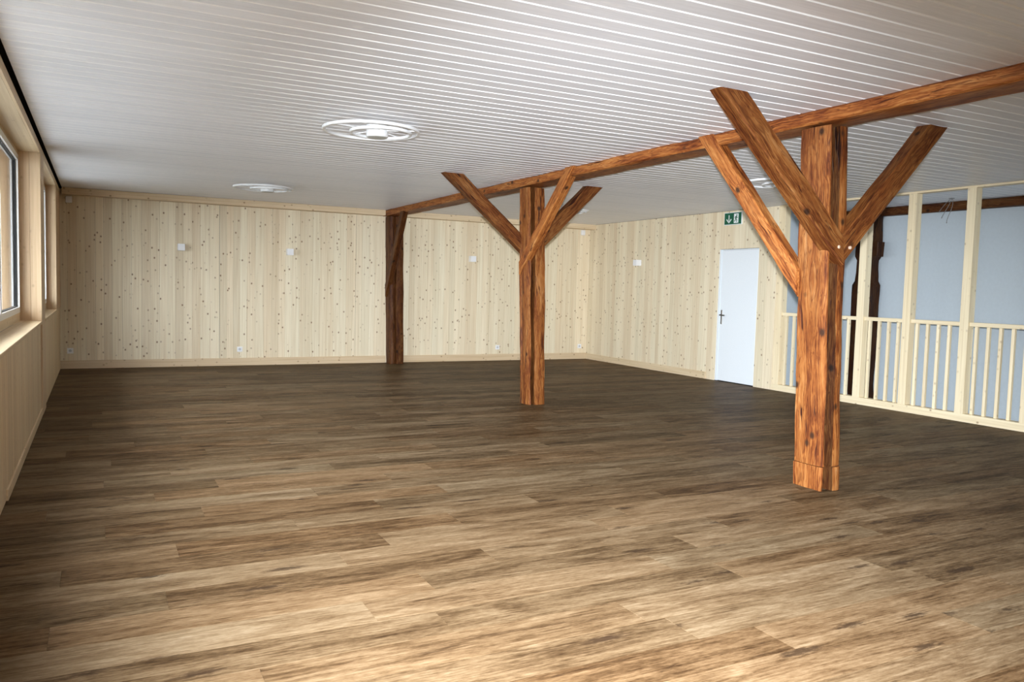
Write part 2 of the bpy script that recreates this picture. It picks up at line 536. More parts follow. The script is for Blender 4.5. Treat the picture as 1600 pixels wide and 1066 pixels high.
# ------------------------------------------------------------------ ceiling
ceil = box_obj('ceiling', (XL - 0.4, YF - 0.1, ZC + 0.035), (XS + 0.1, YB + 0.1, ZC + 0.15), M_VOID)
struct(ceil, 'white glazed ceiling of narrow grooved boards', 'ceiling')
CP = 0.1352
gy = 2.912
k0 = math.floor((YF - gy) / CP); k1 = math.ceil((YB - gy) / CP)
for k in range(k0, k1):
    a, b = gy + k * CP, gy + (k + 1) * CP
    if b > YB - 0.01: b = YB - 0.01
    x0, x1 = XL + 0.028, XS - 0.01
    bv, gp = 0.0085, 0.0012
    z = ZC + rnd.uniform(0, 0.0008)
    prof = [(a + gp, z + 0.03), (a + gp, z + bv), (a + gp + bv, z), (b - gp - bv, z), (b - gp, z + bv), (b - gp, z + 0.03)]
    v = [(x0, y, zz) for y, zz in prof] + [(x1, y, zz) for y, zz in prof]
    n = len(prof)
    f = [(i, i + n, (i + 1) % n + n, (i + 1) % n) for i in range(n)] + [tuple(range(n)), tuple(range(2 * n - 1, n - 1, -1))]
    m = MB(); m.add(v, f)
    m.mi = [1 if i in (1, 3) else 0 for i in range(len(f))]
    m.build('ceiling_board', [M_CEIL, M_GROOVE], ceil)

# ------------------------------------------------------------------ walls
def boards_x(parent, x0, x1, y, z0, z1, mat, w=0.118, t=0.012, name='wall_board', joints=()):
    """vertical boards on a wall facing -Y (face at y)"""
    x = x0
    while x < x1 - 0.005:
        ww = w * rnd.uniform(0.82, 1.18)
        b = min(x + ww, x1)
        if x1 - b < 0.03: b = x1
        for j in joints:
            if x < j - 0.02 < b or abs(b - j) < 0.03: b = j
        e0 = 0.004 if any(abs(x - j) < 1e-6 for j in joints) else 0.0006
        m = MB(); m.box((x + e0, y - rnd.uniform(0, 0.0008), z0), (b - 0.0006, y + t, z1), bev=0.0006)
        m.build(name, mat, parent)
        x = b

def boards_y(parent, y0, y1, x, z0, z1, mat, w=0.118, t=0.012, side=1, name='wall_board', joints=(), gap=0.0006, var=0.18, bev=0.0006):
    """vertical boards on a wall whose face is the plane x; side=+1: body towards +X"""
    y = y0
    while y < y1 - 0.005:
        ww = w * rnd.uniform(1 - var, 1 + var)
        b = min(y + ww, y1)
        if y1 - b < 0.03: b = y1
        for j in joints:
            if y < j - 0.02 < b or abs(b - j) < 0.03: b = j
        m = MB(); m.box((x - side * rnd.uniform(0, 0.0008), y + gap, z0), (x + side * t, b - gap, z1), bev=bev)
        m.build(name, mat, parent)
        y = b

wb_ = box_obj('wall_back', (XL - 0.4, YB + 0.012, -0.12), (XS + 0.1, YB + 0.15, ZC + 0.15), M_VOID)
struct(wb_, 'far end wall of pale knotty spruce boards', 'wall')
boards_x(wb_, XL - 0.03, XR, YB, 0.0, ZC - 0.005, M_SPRUCE_V, joints=(1.745, 4.0, 6.6))

wr_ = box_obj('wall_right', (XR + 0.012, 9.947, -0.12), (XR + 0.12, YB + 0.1, ZC + 0.05), M_VOID)
box_obj('wall_core', (XR + 0.012, YS + 0.025, 2.094), (XR + 0.12, 9.947, ZC + 0.05), M_VOID, wr_)
box_obj('wall_core', (XR + 0.112, YS + 0.025, -0.12), (XR + 0.16, 9.947, 2.094), M_VOID, wr_)
struct(wr_, 'right-hand wall of pale knotty spruce boards around the white door', 'wall')
DY0, DY1, DZ = 9.085, 9.945, 2.085
boards_y(wr_, 10.045, YB, XR, 0.0, ZC - 0.004, M_SPRUCE_V, joints=(12.6, 11.32))
boards_y(wr_, DY1, 10.045, XR, 0.0, ZC - 0.004, M_SPRUCE_V, w=0.2)            # board beside the door
for a, b in ((DY0, 9.38), (9.38, 9.66), (9.66, DY1)):
    box_obj('wall_board', (XR, a + 0.001, DZ + 0.012), (XR + 0.012, b - 0.001, ZC - 0.004), M_SPRUCE_V, wr_)
box_obj('wall_board', (XR, 8.905, 0.0), (XR + 0.10, DY0 - 0.002, ZC - 0.004), M_SPRUCE_V, wr_, bev=0.001)
box_obj('wall_board', (XR - 0.002, 8.715, 0.0), (XR + 0.10, 8.902, ZC - 0.004), M_SPRUCE_V, wr_, bev=0.002)
rear = box_obj('wall_right_rear', (XR, YF - 0.1, -0.12), (XR + 0.12, 2.80, ZC + 0.05), M_SPRUCE_V)
struct(rear, 'spruce wall beyond the near end of the railing', 'wall')

# walls of the stairwell
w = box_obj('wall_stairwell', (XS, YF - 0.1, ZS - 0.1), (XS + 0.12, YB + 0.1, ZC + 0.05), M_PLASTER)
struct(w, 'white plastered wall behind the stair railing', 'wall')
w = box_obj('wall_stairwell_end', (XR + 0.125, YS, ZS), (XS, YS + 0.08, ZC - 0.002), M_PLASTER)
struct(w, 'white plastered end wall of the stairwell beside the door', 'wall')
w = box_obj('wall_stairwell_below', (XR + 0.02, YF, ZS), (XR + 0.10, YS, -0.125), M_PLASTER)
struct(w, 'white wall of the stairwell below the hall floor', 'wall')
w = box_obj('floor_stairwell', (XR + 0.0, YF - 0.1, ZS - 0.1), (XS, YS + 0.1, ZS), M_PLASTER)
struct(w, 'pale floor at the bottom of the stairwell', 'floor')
w = box_obj('wall_front', (XL - 0.4, YF - 0.15, -0.12), (XS + 0.1, YF, ZC + 0.15), M_SPRUCE_V)
struct(w, 'spruce end wall of the hall at the near end', 'wall')

# window wall
Z_SILL, Z_HEAD = 0.945, 2.60
wl = box_obj('wall_left', (XL - 0.34, YF - 0.1, -0.12), (XL - 0.035, YB + 0.012, 0.905), M_VOID)
struct(wl, 'left-hand window wall clad in pale spruce', 'wall')
box_obj('wall_head', (XL - 0.34, YF - 0.1, Z_HEAD + 0.02), (XL - 0.02, YB + 0.012, ZC + 0.04), M_VOID, wl)
# header boards with a dark shadow gap to the ceiling
ya = YF
for yb in (1.2, 5.4, 9.254, 13.784):
    box_obj('header_board', (XL - 0.02, ya + 0.001, Z_HEAD), (XL, yb - 0.001, ZC - 0.022), M_SPRUCE_Y, wl, bev=0.001)
    ya = yb
edges = [(12.457, YB)] + [(9.254, 9.775)] + [(3.6, 3.95)] + [(0.25, 0.6)] + [(YF, -2.4)]
for a, b in edges:
    box_obj('pier_core', (XL - 0.34, a + 0.02, 0.9), (XL - 0.032, b - 0.02, Z_HEAD + 0.03), M_JAMB, wl)
    if a > 12:
        boards_y(wl, a + 0.0195, YB - 0.001, XL - 0.006, 0.93, Z_HEAD, M_JAMB, w=0.33, side=-1, name='pier_board', t=0.03)
    else:
        box_obj('pier_board', (XL - 0.03, a + 0.0195, 0.0), (XL, b - 0.0195, Z_HEAD), M_JAMB, wl, bev=0.002)
for (a, b) in WINDOWS:
    aa = a if a > 9 else a
    if b > 4:
        boards_y(wl, a - 0.0195, (b + 0.0195 if b < 12 else YB - 0.001), XL - 0.016, 0.0, 0.925, M_SPRUCE_L, w=0.088, side=-1, name='dado_board', t=0.02, gap=0.0016, var=0.06, bev=0.002)
    else:
        box_obj('dado_board', (XL - 0.036, a - 0.0195, 0), (XL - 0.016, b + 0.0195, 0.925), M_SPRUCE_L, wl)

def window(idx, a, b, z0=Z_SILL, z1=Z_HEAD, mull=True, depth=0.19):
    w = empty('window_%d' % idx, (XL - depth, (a + b) / 2, z0))
    struct(w, ['second timber-lined window at the far end of the window wall', 'large timber-lined window with white glazing profile at the left edge',
               'timber-lined window beside the camera', 'timber-lined window near the near end wall'][idx - 1], 'window')
    inv = Matrix.Translation(-w.location)
    def P(o):
        o.parent = w; o.matrix_parent_inverse = inv; return o
    X0 = XL - depth
    # lining: far and near jambs, head, sill
    nb = 2
    for yy, s in ((b, 1), (a, -1)):
        for i in range(nb):
            xa = XL - 0.002 - i * depth / nb; xb = XL - 0.002 - (i + 1) * depth / nb
            P(box_obj('jamb_board', (xb + 0.0008, yy, z0 - 0.01), (xa - 0.0008, yy + s * 0.019, z1), M_JAMB, bev=0.0008))
    P(box_obj('head_board', (X0, a, z1 - 0.0), (XL - 0.021, b, z1 + 0.019), M_SPRUCE_Y))
    P(box_obj('sill', (X0, a - 0.0, z0 - 0.03), (XL + 0.004, b + 0.0, z0), M_SPRUCE_Y, bev=0.003))
    # outer timber frame
    fz0, fz1 = z0, z1 - 0.045
    fx0, fx1 = X0 - 0.075, X0
    fr = MB()
    fr.box((fx0, a, fz0), (fx1, b, fz0 + 0.085)); fr.box((fx0, a, fz1), (fx1, b, z1))
    fr.box((fx0, a, fz0 + 0.085), (fx1, a + 0.045, fz1)); fr.box((fx0, b - 0.045, fz0 + 0.085), (fx1, b, fz1))
    P(fr.build('window_frame', M_SPRUCE_Y))
    # sash (timber lower rail, white profile), seal and pane
    nbay = 3 if b - a > 4 else 2
    bays = [(lerp(a + 0.045, b - 0.045, i / nbay), lerp(a + 0.045, b - 0.045, (i + 1) / nbay)) for i in range(nbay)]
    for p0, p1 in bays:
        s = MB(); zz0, zz1 = fz0 + 0.085, fz1
        sx0, sx1 = X0 - 0.062, X0 + 0.006
        s.box((sx0, p0, zz0), (sx1, p1, zz0 + 0.055)); s.box((sx0, p0, zz1 - 0.055), (sx1, p1, zz1))
        s.box((sx0, p0, zz0 + 0.055), (sx1, p0 + 0.05, zz1 - 0.055)); s.box((sx0, p1 - 0.05, zz0 + 0.055), (sx1, p1, zz1 - 0.055))
        so = P(s.build('sash', M_FRAME_W))
        c = MB(); q0, q1, h0, h1 = p0 + 0.05, p1 - 0.05, zz0 + 0.055, zz1 - 0.055
        e = 0.008; gx0, gx1 = X0 - 0.045, X0 - 0.012
        c.box((gx0, q0, h0), (gx1, q1, h0 + e)); c.box((gx0, q0, h1 - e), (gx1, q1, h1))
        c.box((gx0, q0, h0 + e), (gx1, q0 + e, h1 - e)); c.box((gx0, q1 - e, h0 + e), (gx1, q1, h1 - e))
        so2 = c.build('seal', M_BLACK); so2.parent = so
        pn = box_obj('pane', (X0 - 0.032, q0 + e, h0 + e), (X0 - 0.026, q1 - e, h1 - e), M_GLASS); pn.parent = so
    return w
window(1, *WINDOWS[0], mull=True, depth=0.125)
window(2, *WINDOWS[1], mull=True)
window(3, *WINDOWS[2], mull=True)
window(4, *WINDOWS[3], mull=True)

# baseboards and trim
bb = MB(); bb.box((XL - 0.0155, YB - 0.016, 0.0), (4.56, YB - 0.0005, 0.125), bev=0.002)
struct(bb.build('baseboard_back', M_SPRUCE_X), 'pale spruce baseboard of the end wall, left of the wall post', 'baseboard')
bb = MB(); bb.box((4.85, YB - 0.016, 0.0), (XR - 0.016, YB - 0.0005, 0.125), bev=0.002)
struct(bb.build('baseboard_back', M_SPRUCE_X), 'pale spruce baseboard of the end wall, right of the wall post', 'baseboard')
bb = MB(); bb.box((XR - 0.016, 10.15, 0.0), (XR - 0.0005, YB - 0.0165, 0.115), bev=0.002)
struct(bb.build('baseboard_right', M_SPRUCE_Y), 'pale spruce baseboard from the far corner to the door', 'baseboard')
bb = MB(); bb.box((XL - 0.0155, 5.76, 0.0), (XL - 0.003, 9.25, 0.07), bev=0.002)
struct(bb.build('baseboard_left', M_SPRUCE_Y), 'low spruce baseboard below the large window', 'baseboard')
tr = MB(); tr.box((XL + 0.03, YB - 0.20, 2.597), (4.462, YB - 0.001, ZC - 0.002), bev=0.002)
struct(tr.build('trim_1', M_SPRUCE_X), 'spruce soffit strip under the ceiling, left of the old beam', 'trim')
tr = MB(); tr.box((4.738, YB - 0.20, 2.597), (XR - 0.001, YB - 0.001, ZC - 0.002), bev=0.002)
struct(tr.build('trim_2', M_SPRUCE_X), 'spruce soffit strip under the ceiling, right of the old beam', 'trim')

# ------------------------------------------------------------------ door
door = empty('door_1', (XR + 0.02, (DY0 + DY1) / 2, 0))
struct(door, 'white flush door with steel lever handle under the exit sign', 'door')
dinv = Matrix.Translation(-door.location)
def DP(o, parent=None):
    if parent is None:
        o.parent = door; o.matrix_parent_inverse = dinv
    else:
        o.parent = parent
    return o
m = MB()
m.box((XR + 0.004, DY1 - 0.042, 0.0), (XR + 0.11, DY1 - 0.002, DZ + 0.008))
m.box((XR + 0.020, DY0, 0.0), (XR + 0.11, DY0 + 0.012, DZ + 0.008))
m.box((XR + 0.020, DY0 + 0.012, DZ - 0.004), (XR + 0.11, DY1 - 0.042, DZ + 0.008))
DP(m.build('door_frame', M_DOOR))
leaf = DP(box_obj('door_leaf', (XR + 0.014, DY0 + 0.015, 0.012), (XR + 0.054, DY1 - 0.047, DZ - 0.007), M_DOOR, bev=0.002))
DP(box_obj('threshold', (XR + 0.002, DY0, 0.0), (XR + 0.11, DY1, 0.006), M_BLACK))
hp = MB(); hp.box((XR + 0.005, 9.832, 0.91), (XR + 0.0138, 9.868, 1.135), bev=0.003)
hpo = DP(hp.build('handle_plate', M_STEEL), leaf)
hl = MB(); hl.tube([(XR + 0.010, 9.85, 1.055), (XR - 0.030, 9.85, 1.055), (XR - 0.045, 9.835, 1.055), (XR - 0.045, 9.735, 1.052)], 0.011, 10)
DP(hl.build('lever_handle', M_STEEL, smooth=50), leaf)

# ------------------------------------------------------------------ old timbers
def lerp(a, b, t): return a + (b - a) * t

def timber(name, p0, p1, sect, xdir, mat, parent=None, cut0=None, cut1=None, rough=0.006, seed=0, step=0.07, bulge=None, worn=None, slot_mat=None):
    """section (list of (x,y), CCW seen from p1) swept from p0 to p1; cuts are (point, normal) end planes.
    Mesh is local: z along the piece, so the grain follows it."""
    p0 = Vector(p0); p1 = Vector(p1)
    zax = (p1 - p0).normalized()
    L = (p1 - p0).length
    xax = Vector(xdir); xax = (xax - zax * xax.dot(zax)).normalized()
    yax = zax.cross(xax)
    mat4 = Matrix((xax, yax, zax)).transposed().to_4x4(); mat4.translation = p0
    inv = mat4.inverted()
    def cut(pl, sx, sy, default):
        if pl is None: return default
        q, n = Vector(pl[0]), Vector(pl[1])
        base = p0 + xax * sx + yax * sy
        d = zax.dot(n)
        return (q - base).dot(n) / d if abs(d) > 1e-6 else default
    nr = max(3, int(L / step))
    v = []; ns = len(sect)
    for i in range(nr + 1):
        t = i / nr
        for j, (sx, sy) in enumerate(sect):
            a = cut(cut0, sx, sy, 0.0); b = cut(cut1, sx, sy, L)
            z = lerp(a, b, t)
            s = Vector((sx * 11 + seed * 3.7, sy * 11 + seed, z * 2.1))
            d = mn.noise(s) * rough + mn.noise(s * 3.3) * rough * 0.45
            d2 = mn.noise(s + Vector((31, 7, 3))) * rough + mn.noise((s + Vector((5, 9, 1))) * 3.1) * rough * 0.45
            ex = bulge(j, z, L) if bulge else 0.0
            cx = sum(q[0] for q in sect) / ns; cy = sum(q[1] for q in sect) / ns
            o = Vector((sx - cx, sy - cy, 0)).normalized() * ex
            v.append((sx + d + o.x, sy + d2 + o.y, z))
    f = []
    for i in range(nr):
        for j in range(ns):
            j2 = (j + 1) % ns
            f.append((i * ns + j, i * ns + j2, (i + 1) * ns + j2, (i + 1) * ns + j))
    f.append(tuple(range(ns))[::-1]); f.append(tuple(nr * ns + j for j in range(ns)))
    m = MB(); m.add(v, f)
    if worn:  # listed section sides take the second, darker material
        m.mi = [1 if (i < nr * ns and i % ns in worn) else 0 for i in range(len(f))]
    o = m.build(name, [mat, slot_mat] if worn else mat, None, smooth=35)
    if parent is not None:
        o.parent = parent
        o.matrix_parent_inverse = Matrix.Identity(4)
        o.matrix_local = parent.matrix_basis.inverted() @ mat4
    else:
        o.matrix_world = mat4
    return o

def rect_sect(w, h, ch=0.008, n=3):
    """rectangle w x h centred, small worn chamfers, extra points along the sides"""
    hw, hh = w / 2, h / 2
    c = [(-hw + ch, -hh), (hw - ch, -hh), (hw, -hh + ch), (hw, hh - ch), (hw - ch, hh), (-hw + ch, hh), (-hw, hh - ch), (-hw, -hh + ch)]
    out = []
    for i in range(8):
        a, b = c[i], c[(i + 1) % 8]
        k = n if i % 2 == 0 else 1
        for t in range(k):
            out.append((lerp(a[0], b[0], t / k), lerp(a[1], b[1], t / k)))
    return out

# post section with the old plank groove in the face towards -Y, worn corner beside it
def post_sect(wx, wy, g0, g1, gd, left_groove=False):
    L = [(0, wy - 0.012)]
    if left_groove:
        L += [(0.002, wy - 0.035), (0.022, wy - 0.040), (0.022, wy - 0.058), (0.0, wy - 0.064)]
    else:
        L += [(-0.002, wy * 0.75)]
    L += [(-0.003, wy * 0.5), (0, wy * 0.3), (0.002, 0.05), (0.008, 0.02), (g0 * 0.55, 0.004), (g0, 0.002), (g0 + 0.006, gd),
          (g1 - 0.012, gd * 1.05), (g1, 0.0), (lerp(g1, wx, 0.4), -0.003), (lerp(g1, wx, 0.8), 0.002), (wx - 0.004, 0.012), (wx, 0.04),
          (wx + 0.003, wy * 0.35), (wx, wy * 0.7), (wx - 0.004, wy - 0.015), (wx - 0.02, wy), (wx * 0.5, wy + 0.002), (0.02, wy)]
    return L

ZB = 2.585      # underside of the beam
def foot(j, z, L):
    return 0.006 if z < 0.17 else 0.0

# near post
npost = empty('timber_post', (4.70, 4.155, 0), 'thick old red-brown timber post nearest the viewer with three braces', 'post')
npost['kind'] = 'thing'
NS = post_sect(0.19, 0.27, 0.020, 0.100, 0.085)
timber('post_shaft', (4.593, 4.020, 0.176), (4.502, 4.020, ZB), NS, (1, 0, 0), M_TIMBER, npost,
       cut0=((0, 0, 0.176), (0, 0, 1)), cut1=((0, 0, ZB), (0, 0, 1)), seed=1, rough=0.010, worn=(7, 8, 9), slot_mat=M_SLOT)
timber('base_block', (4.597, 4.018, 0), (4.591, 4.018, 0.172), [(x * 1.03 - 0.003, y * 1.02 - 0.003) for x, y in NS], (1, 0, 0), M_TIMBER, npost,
       cut0=((0, 0, 0), (0, 0, 1)), cut1=((0, 0, 0.172), (0, 0, 1)), seed=1.4, rough=0.012, step=0.03, worn=(7, 8, 9), slot_mat=M_SLOT)
CEILP = ((0, 0, ZC - 0.001), (0, 0, 1))
VEE = 4.655
b1 = timber('brace', (VEE + 0.12, 4.04, 1.605), (3.48, 4.04, 2.80), rect_sect(0.155, 0.115), (0, 0, 1), M_TIMBER_B, npost,
            cut0=((VEE - 0.002, 0, 0), (1, 0, 0)), cut1=CEILP, seed=2)
b2 = timber('brace', (VEE - 0.14, 4.045, 1.585), (5.70, 4.045, 2.79), rect_sect(0.15, 0.115), (0, 0, 1), M_TIMBER_B, npost,
            cut0=((VEE + 0.004, 0, 0), (1, 0, 0)), cut1=CEILP, seed=3)
timber('brace', (4.575, 4.20, 1.40), (4.50, 5.285, 2.72), rect_sect(0.13, 0.10), (0, -0.75, 0.65), M_TIMBER_L, npost,
       cut0=((0, 4.275, 0), (0, 1, 0)), cut1=CEILP, seed=4)
for br, px_, pz in ((b1, VEE - 0.055, 1.745), (b2, VEE + 0.06, 1.745)):
    m = MB(); m.lathe([(0.0, -0.008), (0.008, -0.008), (0.012, -0.005), (0.012, 0.02)], (0, 0, 0), 'y', 16)
    pg = m.build('peg', M_PEG, None, smooth=40)
    pg.parent = br
    pg.matrix_local = (npost.matrix_basis @ br.matrix_basis).inverted() @ Matrix.Translation((px_, 3.982, pz))

# middle post
mpost = empty('timber_post', (4.69, 8.51, 0), 'old timber post with three braces standing free in the middle of the hall', 'post')
mpost['kind'] = 'thing'
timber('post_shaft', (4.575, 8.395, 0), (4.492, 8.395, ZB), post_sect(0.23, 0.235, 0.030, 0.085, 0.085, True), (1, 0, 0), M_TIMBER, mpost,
       cut0=((0, 0, 0), (0, 0, 1)), cut1=((0, 0, ZB), (0, 0, 1)), seed=5, rough=0.010, worn=(10, 11, 12), slot_mat=M_TIMBER_D)
timber('brace', (4.70, 8.65, 1.80), (3.585, 8.65, 2.73), rect_sect(0.155, 0.11), (0, 0, 1), M_TIMBER_B, mpost,
       cut0=((4.66, 0, 0), (1, 0, 0)), cut1=CEILP, seed=6)
timber('brace', (4.62, 8.66, 1.80), (5.56, 8.66, 2.70), rect_sect(0.165, 0.11), (0, 0, 1), M_TIMBER_B, mpost,
       cut0=((4.664, 0, 0), (1, 0, 0)), cut1=CEILP, seed=7)
timber('brace', (4.550, 8.58, 1.66), (4.487, 7.37, 2.72), rect_sect(0.125, 0.10), (0, 0.7, 0.7), M_TIMBER_L, mpost,
       cut0=((0, 8.605, 0), (0, 1, 0)), cut1=CEILP, seed=8)

# wall post
bpost = empty('timber_post', (4.69, 13.64, 0), 'dark old timber post standing against the far end wall', 'post')
bpost['kind'] = 'thing'
timber('post_shaft', (4.565, 13.515, 0), (4.515, 13.515, ZB), post_sect(0.255, 0.245, 0.055, 0.115, 0.055), (1, 0, 0), M_TIMBER_D, bpost,
       cut0=((0, 0, 0), (0, 0, 1)), cut1=((0, 0, ZB), (0, 0, 1)), seed=9, rough=0.008)
timber('brace', (4.545, 13.60, 1.40), (4.50, 12.72, 2.62), rect_sect(0.13, 0.09), (0, 0.8, 0.55), M_TIMBER_D, bpost,
       cut0=((0, 13.68, 0), (0, 1, 0)), cut1=((0, 0, ZB + 0.03), (0, 0, 1)), seed=10)

# longitudinal beam
beam = timber('timber_beam', (4.598, YF + 0.02, 2.646), (4.598, YB - 0.005, 2.646), rect_sect(0.268, 0.096, 0.012, 4), (1, 0, 0), M_TIMBER_L, None, seed=11, rough=0.007, step=0.10)
tag(beam, 'long old timber beam under the ceiling carried by the posts', 'beam', None, 'thing')

# stairwell timbers
sp = empty('timber_post', (10.06, 8.12, ZS), 'dark crooked timber post behind the railing against the white stairwell wall', 'post')
sp['kind'] = 'thing'
def crook(j, z, L):
    zz = z + ZS
    d = 0.03 * mn.noise(Vector((j * 0.3, zz * 1.7, 4.0)))
    if 1.62 < zz < 1.98: d -= 0.03
    return d
timber('post_shaft', (10.06, 8.17, ZS), (10.06, 8.18, 2.60), rect_sect(0.22, 0.33, 0.02), (1, 0, 0), M_TIMBER_K, sp, seed=12, rough=0.014, step=0.06, bulge=crook)
timber('mortise_block', (10.0, 7.97, 1.99), (10.0, 7.96, 2.20), rect_sect(0.14, 0.12, 0.01), (1, 0, 0), M_TIMBER_K, sp, seed=13)
sb = timber('timber_beam', (10.135, YF + 0.02, 2.635), (10.135, YS - 0.005, 2.635), rect_sect(0.115, 0.115, 0.01, 3), (1, 0, 0), M_TIMBER_D, None, seed=14)
tag(sb, 'dark red beam under the ceiling along the white stairwell wall', 'beam', None, 'thing')

# ------------------------------------------------------------------ stair railing
rail = empty('stair_railing', (XR + 0.05, 5.7, 0), 'pale new spruce railing with full-height posts and square balusters guarding the stairwell', 'railing')
rail['kind'] = 'thing'
rinv = Matrix.Translation(-rail.location)
def RP(o):
    o.parent = rail; o.matrix_parent_inverse = rinv; return o
RP(box_obj('bottom_plate', (XR, 2.80, 0.0), (XR + 0.105, 8.713, 0.093), M_RAIL_Y, bev=0.002))
RP(box_obj('top_plate', (XR, 2.80, 2.669), (XR + 0.105, 8.713, ZC - 0.002), M_RAIL_Y, bev=0.001))
posts = [8.650, 7.985, 7.234, 6.558, 5.812, 5.072, 4.33, 3.59, 2.86]
for y in posts:
    hw = 0.0525 if y < 8.6 else 0.06
    RP(box_obj('rail_post', (XR, y - hw, 0.093), (XR + 0.105, y + hw, 2.669), M_RAIL_V, bev=0.002))
for y1, y0 in zip(posts[:-1], posts[1:]):
    a, b = y0 + 0.0525, y1 - (0.0525 if y1 < 8.6 else 0.06)
    RP(box_obj('handrail', (XR + 0.028, a, 1.098), (XR + 0.088, b, 1.145), M_RAIL_Y, bev=0.003))
    for k in range(4):
        y = y1 - 0.125 - 0.139 * k if y1 > 5 else y1 - 0.12 - 0.139 * k
        if y - 0.018 < a: continue
        RP(box_obj('baluster', (XR + 0.040, y - 0.0175, 0.093), (XR + 0.075, y + 0.0175, 1.098), M_RAIL_V, bev=0.0015))

# ------------------------------------------------------------------ ceiling lamps
def ring_prof(R0, wd, z0, z1):
    e = 0.004
    return [(R0, z0 + e), (R0 - e, z0), (R0 - wd + e, z0), (R0 - wd, z0 + e), (R0 - wd, z1 - e), (R0 - wd + e, z1), (R0 - e, z1), (R0, z1 - e), (R0, z0 + e)]

def ceiling_lamp():
    t = empty('ceiling_lamp', (0, 0, ZC))
    m = MB(); m.lathe(ring_prof(0.392, 0.024, -0.066, -0.042), (0, 0, 0), n=72); big = m.build('large_ring', M_LAMP, t, smooth=40)
    m = MB(); m.lathe(ring_prof(0.252, 0.024, -0.080, -0.056), (0.07, -0.03, 0), n=56); m.build('small_ring', M_LAMP, t, smooth=40)
    m = MB(); m.lathe([(0.0, -0.098), (0.084, -0.098), (0.088, -0.094), (0.088, -0.001), (0.0, -0.001)], (0.055, 0.02, 0), n=40)
    base = m.build('ceiling_base', M_LAMP, t, smooth=40)
    m = MB(); m.lathe([(0.0, -0.1005), (0.078, -0.1005), (0.078, -0.0985)], (0.055, 0.02, 0), n=40); c = m.build('base_cover', M_LAMP_B, base, smooth=40)
    for ang in (80, 200, 320):
        a = R(ang); d = Vector((math.cos(a), math.sin(a)))
        c0 = Vector((0.055, 0.02)) + d * 0.09
        # meet the large ring
        lo, hi = 0.0, 1.0
        for _ in range(30):
            md = (lo + hi) / 2
            if (c0 + d * md).length < 0.382: lo = md
            else: hi = md
        c1 = c0 + d * lo
        arms = MB(); arms.tube([(c0.x - d.x * .01, c0.y - d.y * .01, -0.045), (c1.x, c1.y, -0.054)], 0.006, 8); arms.build('ring_arm', M_LAMP, t, smooth=40)
    for ang in (20, 140, 260):
        a = R(ang); d = Vector((math.cos(a), math.sin(a)))
        c0 = Vector((0.055, 0.02)) + d * 0.085
        lo, hi = 0.0, 1.0
        for _ in range(30):
            md = (lo + hi) / 2
            if (c0 + d * md - Vector((0.07, -0.03))).length < 0.242: lo = md
            else: hi = md
        c1 = c0 + d * lo
        ar2 = MB(); ar2.tube([(c0.x, c0.y, -0.05), (c1.x, c1.y, -0.067)], 0.005, 8); ar2.build('ring_arm', M_LAMP, t, smooth=40)
    return t

def copy_tree(o, parent=None):
    c = o.copy(); COL.objects.link(c)
    if parent is not None:
        c.parent = parent
    for ch in list(o.children):
        copy_tree(ch, c)
    return c

lamp0 = ceiling_lamp()
lamps = [((1.98, 6.43), 'white double-ring ceiling lamp nearest the viewer, left of the old beam'),
         ((1.975, 11.22), 'white double-ring ceiling lamp in front of the far end wall, left of the old beam'),
         ((6.60, 11.10), 'white double-ring ceiling lamp seen behind the middle post braces'),
         ((6.74, 6.70), 'white double-ring ceiling lamp almost hidden behind the nearest post and its brace')]
srcs = [lamp0] + [copy_tree(lamp0) for _ in lamps[1:]]
for o, ((x, y), lab) in zip(srcs, lamps):
    o.location = (x, y, ZC)
    tag(o, lab, 'ceiling lamp', 'double-ring ceiling lamps')

# ------------------------------------------------------------------ cube wall lamps
def wall_lamp():
    t = empty('wall_lamp')
    # housing: square tube open above and below, standing off the wall (local -Y is into the room)
    h = 0.052; th = 0.004; d0, d1 = -0.122, -0.012
    m = MB()
    m.box((-h, d0, -h), (h, d0 + th, h), bev=0.001); m.box((-h, d1 - th, -h), (h, d1, h), bev=0.001)
    m.box((-h, d0 + th, -h), (-h + th, d1 - th, h)); m.box((h - th, d0 + th, -h), (h, d1 - th, h))
    m.build('housing', M_WHITE, t)
    m = MB(); m.box((-0.04, -0.0125, -0.04), (0.04, -0.0005, 0.04)); m.build('back_plate', M_WHITE, t)
    m = MB(); m.box((-h + th, d0 + th, -0.012), (h - th, d1 - th, 0.012)); m.lathe([(0.0, 0.026), (0.028, 0.026), (0.03, 0.012)], (0, -0.067, 0), n=20)
    m.build('lamp_insert', M_LAMP_B, t)
    return t
wl0 = wall_lamp()
wls = [((1.163, YB, 1.898), 0, 'white cube wall lamp on the end wall, left of the long panel joint'),
       ((2.85, YB, 1.896), 0, 'white cube wall lamp on the end wall, between panel joint and dark wall post'),
       ((6.20, YB, 1.914), 0, 'white cube wall lamp on the end wall, right of the dark wall post'),
       ((XR, 12.06, 1.914), -90, 'white cube wall lamp on the wall that holds the white door')]
srcs = [wl0] + [copy_tree(wl0) for _ in wls[1:]]
for o, (p, rz, lab) in zip(srcs, wls):
    o.location = p; o.rotation_euler = (0, 0, R(rz))
    tag(o, lab, 'wall lamp', 'cube wall lamps')

